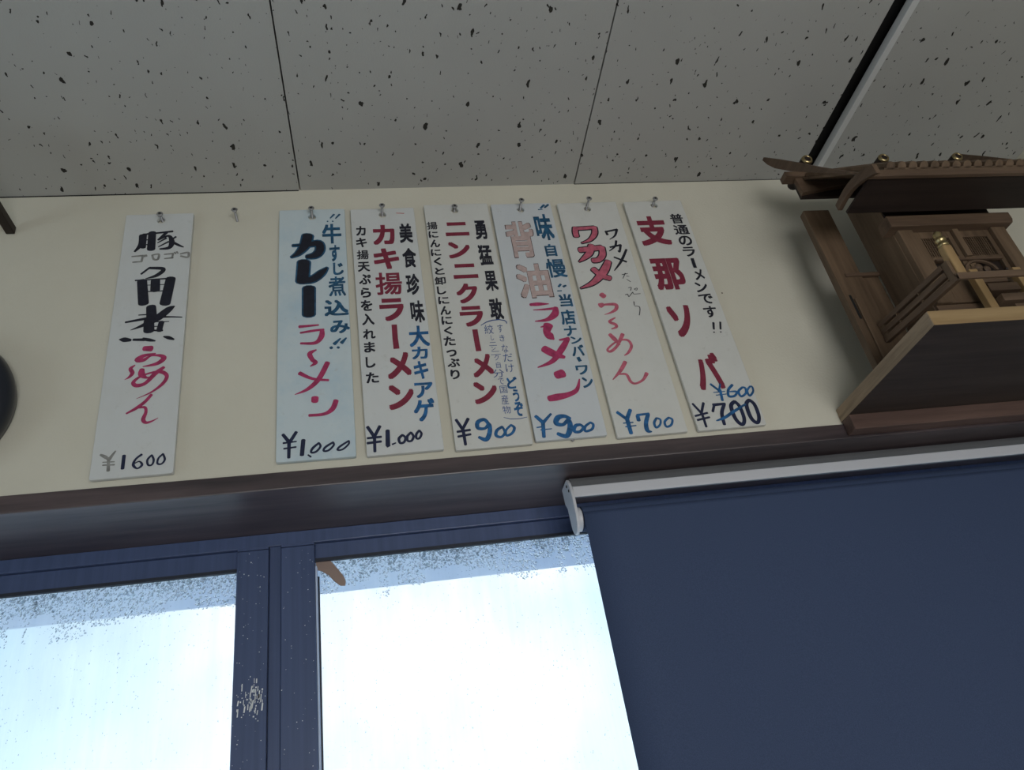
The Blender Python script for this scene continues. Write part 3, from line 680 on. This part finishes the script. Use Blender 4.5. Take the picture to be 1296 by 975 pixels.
strokes(s5, 'price_lettering', M['blue'], 'blue price', [
    (E2, [(205, 742, 22), (255, 785, 24)]), (E2, [(310, 726, 14), (255, 788, 22)]), (E2, [(255, 785, 24), (262, 885, 22)]), (E2, [(213, 820, 8), (265, 812, 10)]), (E2, [(240, 836, 8), (316, 828, 6)]),
    (E2, [(440, 760, 24), (402, 742, 24), (358, 752, 34), (345, 790, 30), (392, 800, 22), (430, 770, 26), (442, 820, 34), (418, 878, 30), (356, 862, 22)]),
    (E2, [(512, 800, 18), (478, 808, 22), (470, 845, 20), (508, 848, 18), (532, 820, 18), (512, 800, 16)]), (E2, [(580, 785, 14), (546, 812, 16), (546, 845, 16), (590, 832, 16), (600, 800, 16), (580, 785, 14)])])
bm = bmesh.new(); pn = at(724.7, 557.5, 1, -.002); lathe(bm, [(-.012, 0), (-.012, .0008), (.003, .0008), (.003, .0026), (.0040, .0022), (.0044, 0)], (pn.x, 0, pn.z), (0, -1, 0), 14)
tag(obj('nail', bm, M['screw']), 'tiny nail head in the wall just below the grey white board', 'nail')

# ---- board: wakame ramen 700
s6, h = sign(((704, 259), (779.6, 254), (783, 553.6), (870, 547)), (743.5, 264.5), M['bc'], 'menu board with pink katakana outlined in black, pink hiragana and blue price ¥700')
screw((744, 265), (745, 254), 'screw holding the board with pink katakana', h.x, h.z+.0046, -.0265)
WK = [(F1, [(152, 210, 30), (152, 240, 30), (160, 268, 30)]), (F1, [(150, 216, 22), (280, 208, 22)]), (F1, [(282, 206, 28), (284, 250, 30), (252, 292, 20), (195, 314, 4)]),
      (F1, [(182, 362, 34), (330, 345, 34)]), (F1, [(334, 344, 32), (338, 395, 36), (312, 428, 32), (272, 434, 30)]), (F1, [(262, 330, 34), (250, 380, 38), (215, 415, 26), (178, 442, 5)]),
      (F1, [(378, 440, 34), (345, 510, 46), (275, 585, 30), (188, 624, 4)]), (F1, [(274, 492, 32), (330, 535, 32), (390, 556, 30)])]
each(s6, 'character_outline', M['black'], 'black outline of a character', (WK[:3], WK[3:6], WK[6:]), 17, 0)
each(s6, 'title_character', M['pink'], 'pink character', (WK[:3], WK[3:6], WK[6:]), 0, 1)
strokes(s6, 'note_lettering', M['black'], 'small black note', [
    (F1, [(360, 232, 14), (372, 256, 16)]), (F1, [(360, 236, 12), (438, 220, 14)]), (F1, [(436, 220, 16), (424, 262, 12), (388, 288, 5)]), (F1, [(390, 342, 12), (464, 326, 14)]), (F1, [(462, 326, 16), (456, 372, 12), (446, 366, 10)]), (F1, [(432, 298, 14), (424, 336, 12), (386, 368, 6)]),
    (F1, [(502, 358, 14), (465, 440, 16), (420, 502, 6)]), (F1, [(418, 410, 12), (502, 442, 14)])])
strokes(s6, 'thin_lettering', M['black'], 'thin black pen words', [
    (F1, [(472, 530, 5), (510, 522, 5)]), (F1, [(494, 520, 6), (478, 556, 4)]), (F1, [(502, 540, 4), (520, 542, 4)]), (F1, [(505, 562, 4), (530, 578, 5)]),
    (F1, [(515, 620, 4), (535, 618, 5), (530, 640, 4)]), (F1, [(556, 628, 4), (575, 622, 4), (572, 636, 4), (556, 630, 4)]), (F1, [(495, 668, 5), (510, 664, 5), (520, 680, 5), (545, 650, 4), (552, 662, 4), (598, 660, 4)]),
    (F1, [(553, 715, 6), (556, 740, 5)]), (F1, [(558, 745, 4), (590, 750, 5), (595, 775, 5), (590, 808, 5)])])
strokes(s6, 'ramen_lettering', M['pink'], 'pink hiragana', [
    (F1, [(330, 665, 34), (350, 680, 34)]), (F1, [(322, 742, 36), (342, 734, 26)]), (F1, [(345, 736, 14), (425, 734, 22), (432, 764, 22), (400, 788, 14), (352, 804, 4)]), (F1, [(425, 825, 8), (386, 852, 18), (428, 872, 20), (432, 890, 16), (400, 902, 8)]),
    (F2, [(172, 182, 24), (205, 215, 28), (240, 252, 10)]), (F2, [(260, 180, 24), (222, 260, 18), (178, 298, 18), (156, 286, 14), (190, 250, 12), (240, 222, 12), (295, 222, 16), (320, 260, 18), (300, 305, 16), (272, 326, 6)]),
    (F2, [(278, 370, 24), (245, 430, 22), (193, 492, 6)]), (F2, [(235, 455, 10), (285, 456, 16), (315, 505, 18), (350, 518, 14), (400, 492, 16), (425, 448, 24)])])
strokes(s6, 'price_lettering', M['blue'], 'blue price', [
    (F2, [(222, 715, 20), (288, 762, 20)]), (F2, [(312, 698, 22), (288, 765, 26)]), (F2, [(290, 762, 26), (318, 860, 24)]), (F2, [(264, 790, 8), (332, 784, 8)]), (F2, [(280, 815, 8), (352, 806, 8)]),
    (F2, [(370, 772, 24), (362, 740, 24)]), (F2, [(358, 735, 16), (440, 724, 14)]), (F2, [(434, 728, 24), (420, 790, 26), (430, 840, 26), (460, 848, 8)]),
    (F2, [(492, 755, 14), (476, 788, 16), (490, 820, 14), (516, 800, 13), (518, 766, 13), (492, 755, 12)]), (F2, [(575, 752, 14), (548, 780, 15), (560, 814, 14), (592, 802, 14), (600, 766, 14), (575, 752, 13)])])

# ---- board: shina soba 600
s7, h = sign(((788, 255), (862, 254), (885, 545), (970, 538)), (828, 260), M['bc'], 'rightmost menu board with big maroon characters and a crossed-out price ¥700 under ¥600')
screw((828, 260), (829, 253), 'screw holding the rightmost menu board', h.x, h.z+.0046, -.0185)
text_each(s7, 'title_character', M['maroon'], 'maroon character', [(G1, '支', (125, 156, 382, 357)), (G1, '那', (228, 443, 490, 662)), (G2, 'ソ', (70, 8, 284, 227)), (G2, 'バ', (236, 335, 482, 590))], off=.044, extra=[])
text(s7, 'side_lettering', M['black'], 'black column', [
    (G1, '普', (360, 140, 466, 207)), (G1, '通', (386, 216, 505, 282)), (G1, 'の', (418, 290, 527, 357)), (G1, 'ラ', (448, 366, 550, 432)), (G1, 'メ', (523, 520, 610, 594)), (G1, 'ン', (533, 608, 634, 677)), (G1, 'で', (558, 688, 672, 757)), (G1, 'す', (590, 772, 700, 850))], off=.026,
    extra=[(G1, [(518, 446, 18), (540, 512, 20)])])
Q7 = [(G1, [(665, 886, 14), (668, 930, 12)]), (G1, [(669, 950, 11), (670, 953, 11)]), (G1, [(712, 882, 12), (714, 930, 11)]), (G1, [(715, 948, 10), (716, 951, 10)])]
each(s7, 'exclamation_mark', M['black'], None, (Q7[:2], Q7[2:]))
strokes(s7, 'price_lettering', M['navyink'], 'navy price ¥700', [
    (G2, [(252, 684, 14), (312, 748, 16)]), (G2, [(326, 678, 16), (312, 748, 16)]), (G2, [(314, 745, 16), (346, 842, 15)]), (G2, [(270, 768, 14), (354, 746, 13)]), (G2, [(285, 796, 14), (368, 776, 13)]),
    (G2, [(390, 738, 16), (398, 700, 16)]), (G2, [(392, 692, 20), (474, 684, 16)]), (G2, [(468, 688, 20), (452, 750, 22), (470, 826, 20)]),
    (G2, [(540, 668, 22), (515, 700, 24), (545, 785, 24), (590, 826, 22), (606, 790, 22), (575, 705, 22), (540, 668, 20)]), (G2, [(640, 658, 22), (620, 690, 24), (652, 780, 24), (695, 814, 22), (706, 770, 22), (676, 690, 22), (640, 658, 20)])])
strokes(s7, 'new_price_lettering', M['blue'], 'blue price ¥600 and strike-through', [
    (G2, [(374, 550, 14), (430, 592, 14)]), (G2, [(440, 548, 10), (432, 600, 14)]), (G2, [(440, 590, 16), (456, 662, 16)]), (G2, [(395, 607, 6), (472, 600, 6)]), (G2, [(412, 626, 6), (482, 618, 6)]),
    (G2, [(524, 555, 16), (496, 590, 16), (500, 632, 16), (540, 630, 14), (552, 602, 13), (506, 602, 8)]), (G2, [(592, 572, 13), (566, 600, 15), (584, 634, 14), (616, 612, 13), (612, 578, 13), (592, 572, 12)]), (G2, [(645, 565, 11), (626, 595, 13), (642, 630, 13), (666, 600, 12), (660, 570, 11), (645, 565, 10)]),
    (G2, [(415, 801, 8), (470, 780, 18), (530, 740, 18), (612, 688, 12)])], layer=1)
bpy.data.objects.remove(_ob); bpy.data.curves.remove(_cv)
screw((300.5, 280), (299.5, 265.5), 'bare screw with nothing hung on it between the two left boards')

# ================================================================== LEFT EDGE OF THE PICTURE
q1, q2, q3 = (at(u, v, 1, -.022) for u, v in ((0, 449), (17, 495), (0, 540)))
def circ(a, b, c):
    d = 2*(a[0]*(b[1]-c[1])+b[0]*(c[1]-a[1])+c[0]*(a[1]-b[1])); sq = [p[0]**2+p[1]**2 for p in (a, b, c)]
    ux = (sq[0]*(b[1]-c[1])+sq[1]*(c[1]-a[1])+sq[2]*(a[1]-b[1]))/d; uy = (sq[0]*(c[0]-b[0])+sq[1]*(a[0]-c[0])+sq[2]*(b[0]-a[0]))/d
    return ux, uy, math.hypot(a[0]-ux, a[1]-uy)
KX, KZ, R0 = circ((q1.x, q1.z-ZC), (q2.x, q2.z-ZC), (q3.x, q3.z-ZC))
ck = thing('wall_clock', (KX, 0, Z(KZ)), 'round black wall clock cut by the left edge of the photo', 'clock')
bm = bmesh.new(); lathe(bm, [(0, .0), (0, R0-.004), (.010, R0-.001), (.018, R0), (.026, R0-.003), (.031, R0-.010), (.033, R0-.018), (.032, R0-.026), (.028, R0-.033), (.026, R0-.035)], (KX, -.001, Z(KZ)), (0, -1, 0), 96)
obj('rim', bm, M['clock'], ck, smooth=True)
bm = bmesh.new(); lathe(bm, [(.0245, 0), (.0245, R0-.034), (.0255, R0-.034), (.0255, 0)], (KX, -.001, Z(KZ)), (0, -1, 0), 64); obj('face', bm, M['clockface'], ck)
for L, wd, a in ((.052, .0035, 2.1), (.076, .0025, 5.0)):
    bm = bmesh.new(); vs = box(bm, -wd, wd, -.0005, .0005, -.012-ZC, L-ZC)
    for vv in vs:
        x, z = vv.co.x, vv.co.z; vv.co = Vector((KX+x*math.cos(a)+z*math.sin(a), -.0285-(.001 if wd < .003 else 0), Z(KZ)-x*math.sin(a)+z*math.cos(a)))
    obj('hand', bm, M['clock'], ck)
bm = bmesh.new(); lathe(bm, [(.0256, 0), (.0256, .004), (.030, .004), (.030, 0)], (KX, -.001, Z(KZ)), (0, -1, 0), 16); obj('hub', bm, M['clock'], ck)

ba = thing('wall_bracket', (-.508, 0, Z(.88)), 'dark metal bracket arm meeting the wall at the upper left edge', 'bracket')
bm = bmesh.new(); box(bm, -.5135, -.5015, -.16, -.001, .8755, .8885); obj('arm', bm, M['iron'], ba, bevel=.0012)
bm = bmesh.new(); box(bm, -.600, -.5015, -.172, -.160, .8755, .8885); obj('cross_bar', bm, M['iron'], ba, bevel=.0012)

# ================================================================== SHRINE SHELF
sx0, sx1 = .656, 1.036
sh = thing('shrine_shelf', (.846, 0, Z(.4555)), 'thick cypress shelf board on a cleat above the dark beam', 'shelf')
bm = bmesh.new(); vs = box(bm, sx0, sx1, -.235, -.0005, .4550, .4762)
bm.faces.ensure_lookup_table()
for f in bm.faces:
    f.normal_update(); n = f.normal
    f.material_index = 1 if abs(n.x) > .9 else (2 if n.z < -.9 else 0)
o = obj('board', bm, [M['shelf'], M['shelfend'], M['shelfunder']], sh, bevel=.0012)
bm = bmesh.new(); box(bm, sx0, sx1, -.0245, -.0034, .4315, .4549); obj('cleat', bm, M['cleat'], sh, bevel=.001)

# ================================================================== THE SHRINE
SZ = .4764
sr = thing('household_shrine', (.846, -.15, Z(SZ)), 'brown wooden household shrine with railing, lattice doors and ridge logs on the shelf', 'shrine')
bx0, bx1, yf, yb = .7565, .9355, -.150, -.086
def P(name, bm, m, parent=None, bevel=.0006, label=None):
    o = obj(name, bm, m, parent or sr, bevel=bevel)
    if label: o['label'] = label
    return o
# body
P('side_wall', B(bx0, bx0+.006, yf+.004, yb, SZ, .786), M['sw']); P('side_wall', B(bx1-.006, bx1, yf+.004, yb, SZ, .786), M['sw'])
P('back_panel', B(bx0+.006, bx1-.006, yb-.006, yb, SZ, .786), M['sw'])
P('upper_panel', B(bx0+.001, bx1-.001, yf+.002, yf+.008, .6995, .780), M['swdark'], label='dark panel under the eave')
for x0 in (.7575, .911): P('corner_post', B(x0, x0+.0235, yf-.006, yf+.012, .545, .6785), M['sw'])
P('base_panel', B(.7575, .9345, yf-.001, yf+.009, SZ, .5445), M['swx'])
bm = bmesh.new(); prism(bm, [(.7435, .6995), (.9475, .6995), (.9475, .686), (.9440, .6790), (.7435, .6790)], 1, yf-.014, yf+.010)
P('lintel', bm, M['swx'])
# two lattice doors
for d0, d1, flip in ((.7830, .8462, 0), (.8478, .9108, 1)):
    bm = bmesh.new(); y0, y1 = yf, yf+.006
    box(bm, d0, d0+.0105, y0, y1, .548, .6785); box(bm, d1-.0075, d1, y0, y1, .548, .6785)
    box(bm, d0+.0105, d1-.0075, y0, y1, .6665, .6785); box(bm, d0+.0105, d1-.0075, y0, y1, .6225, .6305); box(bm, d0+.0105, d1-.0075, y0, y1, .548, .5935)
    dr = P('lattice_door', bm, M['sw'])
    bm = bmesh.new(); x, z = d0+.0105, .6305
    n = 12
    for k in range(1, n): xx = d0+.0105+(d1-.0075-d0-.0105)*k/n; box(bm, xx-.0006, xx+.0006, y0+.0015, y0+.0035, .6300, .6670)
    for k in range(1, 10): zz = .6305+.036*k/10; box(bm, d0+.0105, d1-.0075, y0+.0025, y0+.0045, zz-.0006, zz+.0006)
    P('lattice', bm, M['sw'], dr, 0)
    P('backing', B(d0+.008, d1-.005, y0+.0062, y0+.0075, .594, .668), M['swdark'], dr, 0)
# carved openwork panel across the doors
bm = bmesh.new()
box(bm, .7945, .9030, yf-.0035, yf+.0004, .5935, .5975); box(bm, .7945, .9030, yf-.0035, yf+.0004, .6205, .6235)
for k in range(20):                                        # shallow arch
    a0 = math.pi*k/20; a1 = math.pi*(k+1)/20
    q = lambda a, r: (.8590+r*.0265*math.cos(a), .6000+r*.0200*math.sin(a))
    prism(bm, [q(a0, 1.0), q(a1, 1.0), q(a1, .84), q(a0, .84)], 1, yf-.0030, yf+.0002)
for cx_, cz_, r in ((.848, .6045, .0052), (.8585, .6090, .0060), (.870, .6045, .0055), (.8575, .6012, .004)):
    lathe(bm, [(0, 0), (0, r), (.0016, r*.7), (.0020, 0)], (cx_, yf-.0005, Z(cz_)), (0, -1, 0), 12)
P('carved_panel', bm, M['swx'], None, 0)
bm = bmesh.new(); lathe(bm, [(0, 0), (0, .002), (.004, .0024), (.006, 0)], (.897, yf-.0004, Z(.600)), (0, -1, 0), 12); P('door_knob', bm, M['swdark'], None, 0)
bm = bmesh.new(); prism(bm, [(.8480, .6795), (.8575, .6795), (.8575, .628), (.8480, .628)], 1, yf-.004, yf+.001); P('centre_strip', bm, M['sw'])
# stairs between two pale stringer posts below the doors
for x0 in (.8160, .8850): P('stair_post', B(x0, x0+.0125, yf-.022, yf-.0120, SZ, .588), M['pale'], None, .0008, 'pale stair post')
bm = bmesh.new()
for k, (z0, z1, y) in enumerate(((.572, .586, -.150), (.549, .562, -.160), (.524, .536, -.170), (.500, .511, -.180))):
    P('stair_tread', B(.8310, .8785, y-.012, y+.004 if k else y-.0015, z0, z1), M['swx'])
bm.free()
# wings left and right of the body
def wing(s):
    X = (lambda x: x) if s > 0 else (lambda x: 1.692-x)
    def bb(x0, x1, *a): x0, x1 = sorted((X(x0), X(x1))); return B(x0, x1, *a)
    bm = bmesh.new(); vs = box(bm, min(X(.6835), X(.7270)), max(X(.6835), X(.7270)), -.087, -.074, SZ, .790)
    w_ = P('wing_post', bm, M['sw'])
    P('wing_rail', bb(.7000, .7560, -.0895, -.073, .6520, .6580), M['swx'], w_)
    P('wing_panel', bb(.7275, .7560, -.084, -.078, SZ, .6518), M['sw'], w_)
    P('wing_strip', bb(.6950, .6990, -.0905, -.0872, SZ, .610), M['sw'], w_)
    P('wing_slot', bb(.6905, .6940, -.0876, -.0868, .575, .618), M['void'], w_, 0)
wing(1); wing(-1)
# railing round the front
def railing_side(s):
    X = (lambda x: x) if s > 0 else (lambda x: 1.692-x)
    r0, r1 = sorted((X(.7120), X(.7180)))
    def shear(bm):
        for vv in bm.verts: vv.co.z += .105*(vv.co.y+.09)
        return bm
    rr_ = P('railing', shear(B(r0, r1, -.2310, -.0880, .5320, .5395)), M['swy'], None, .0005)
    P('rail', shear(B(r0, r1, -.2310, -.0880, .5435, .5510)), M['swy'], rr_, .0005)
    P('rail', shear(B(r0, r1, -.2310, -.0880, .5555, .5630)), M['swy'], rr_, .0005)
    for y in (-.0880, -.128, -.178, -.2320):
        e = .010 if y in (-.0880, -.2320) else .0018
        P('baluster', shear(B(r0+.0006, r1-.0006, y-(e if y < -.2 else e/2 if y < -.1 else e), y+(0 if y in (-.0880, -.232) else e/2), .532, .5628)), M['sw'], rr_, 0)
    P('ground_rail', shear(B(r0-.0005, r1+.0005, -.2480, -.0880, .5300, .5362)), M['swy'], rr_, .0005)
    # newel post with a brass cap
    n0, n1 = sorted((X(.7185), X(.7315)))
    nw = P('newel_post', B(n0, n1, -.2442, -.2335, .5225, .5715), M['pale'], None, .0016, 'pale newel post')
    bm = bmesh.new(); lathe(bm, [(0, 0), (0, .0068), (.0045, .0068), (.005, .0054), (.0085, .0054), (.0095, .0068), (.0125, .0068), (.0135, .0052), (.0165, .0046), (.019, .0056), (.0225, .0050), (.0255, .0022), (.0265, 0)], ((n0+n1)/2, -.2388, Z(.5715)), (0, 0, 1), 20)
    c = obj('brass_cap', bm, M['brass'], nw, smooth=True); c['label'] = 'brass cap'
railing_side(1); railing_side(-1)
P('front_rail', B(.7115, .9805, -.2482, -.2445, .5128, .5225), M['swx'])
# roof: projecting front eave
ex0, ex1 = .6640, 1.0280
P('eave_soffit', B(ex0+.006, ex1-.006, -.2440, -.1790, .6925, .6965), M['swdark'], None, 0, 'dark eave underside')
P('fascia', B(ex0, ex1, -.2500, -.2440, .6905, .7025), M['swx'])
for s in (1, -1):
    bm = bmesh.new(); pts = []
    N = 12
    up, dn = [], []
    for k in range(N+1):
        t = k/N; y = -.178-.090*t; z = .7095 - .016*t + .010*math.sin(math.pi*t)
        th = .0135*(.75+.45*t)
        up.append((y, z+.0005)); dn.append((y, z-th))
    x0 = ex0-.0045 if s > 0 else ex1-.0025
    prism(bm, up+dn[::-1], 0, x0, x0+.0070)
    P('eave_side_board', bm, M['swy'])
# main roof slope with battens, ridge, chigi blades and ridge logs
bm = bmesh.new()
y0, z0, y1, z1 = -.2470, .7030, -.1050, .8400
L = math.hypot(y1-y0, z1-z0); dy, dz = (y1-y0)/L, (z1-z0)/L
prism(bm, [(y0, z0), (y1, z1), (y1-dz*.004, z1+dy*.004), (y0-dz*.004, z0+dy*.004)], 0, ex0+.030, ex1-.030)
k = 0; x = ex0+.040
while x < ex1-.034:
    lathe(bm, [(0, 0), (0, .0066), (L, .0066), (L, 0)], (x, y0-dz*.006, Z(z0+dy*.006)), (0, dy, dz), 8); x += .01680
rf = P('roof_slope', bm, M['sw'], None, 0)
P('ridge_cap', B(.6655, ex1-.0015, -.1080, -.0900, .8455, .8560), M['swx'])
# ridge beam with curved lower edge and dark underside
bm = bmesh.new()
pts = [(.6820, .8450), (1.010, .8450), (1.010, .8120)]
for k in range(13):
    t = k/12; pts.append((1.000-.308*t, .8360-.022*abs(2*t-1)**1.5))
pts.append((.6835, .8120))
prism(bm, pts, 1, -.1040, -.0960); P('ridge_beam', bm, M['swx'])
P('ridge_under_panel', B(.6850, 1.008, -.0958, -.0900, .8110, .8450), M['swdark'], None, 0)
for x0 in (.6600, ex1-.0005):
    bm = bmesh.new()
    up = [(40, 125), (150, 140), (300, 165), (500, 205), (700, 235), (830, 255)]; lo = [(830, 268), (650, 262), (450, 250), (260, 240), (130, 215), (70, 185), (30, 150)]
    a = [at(960+u/6.5, 180+v/6.5, 0, .6600) for u, v in up]; b = [at(960+u/6.5, 180+v/6.5, 0, .6600) for u, v in lo]
    a, b = [(p.y, p.z-ZC) for p in a], [(p.y, p.z-ZC) for p in b]
    prism(bm, a+b, 0, x0, x0+.0055); P('chigi_blade', bm, M['swy'])
for x in (.7000, .8360, .9720):
    bm = bmesh.new(); lathe(bm, [(0, 0), (0, .0075), (.004, .0090), (.030, .0098), (.056, .0090), (.060, .0075), (.060, 0)], (x, -.1270, Z(.8635)), (0, 1, 0), 20)
    lg = obj('ridge_log', bm, M['swdark'], sr, smooth=False)
    bm = bmesh.new(); lathe(bm, [(.0004, .0050), (-.0008, .0056), (-.0008, .0074), (.0020, .0090), (.0030, .0090), (.0024, .0076)], (x, -.1270, Z(.8635)), (0, 1, 0), 20)
    c = obj('brass_cap', bm, M['brass'], lg, smooth=True); c['label'] = 'brass cap'
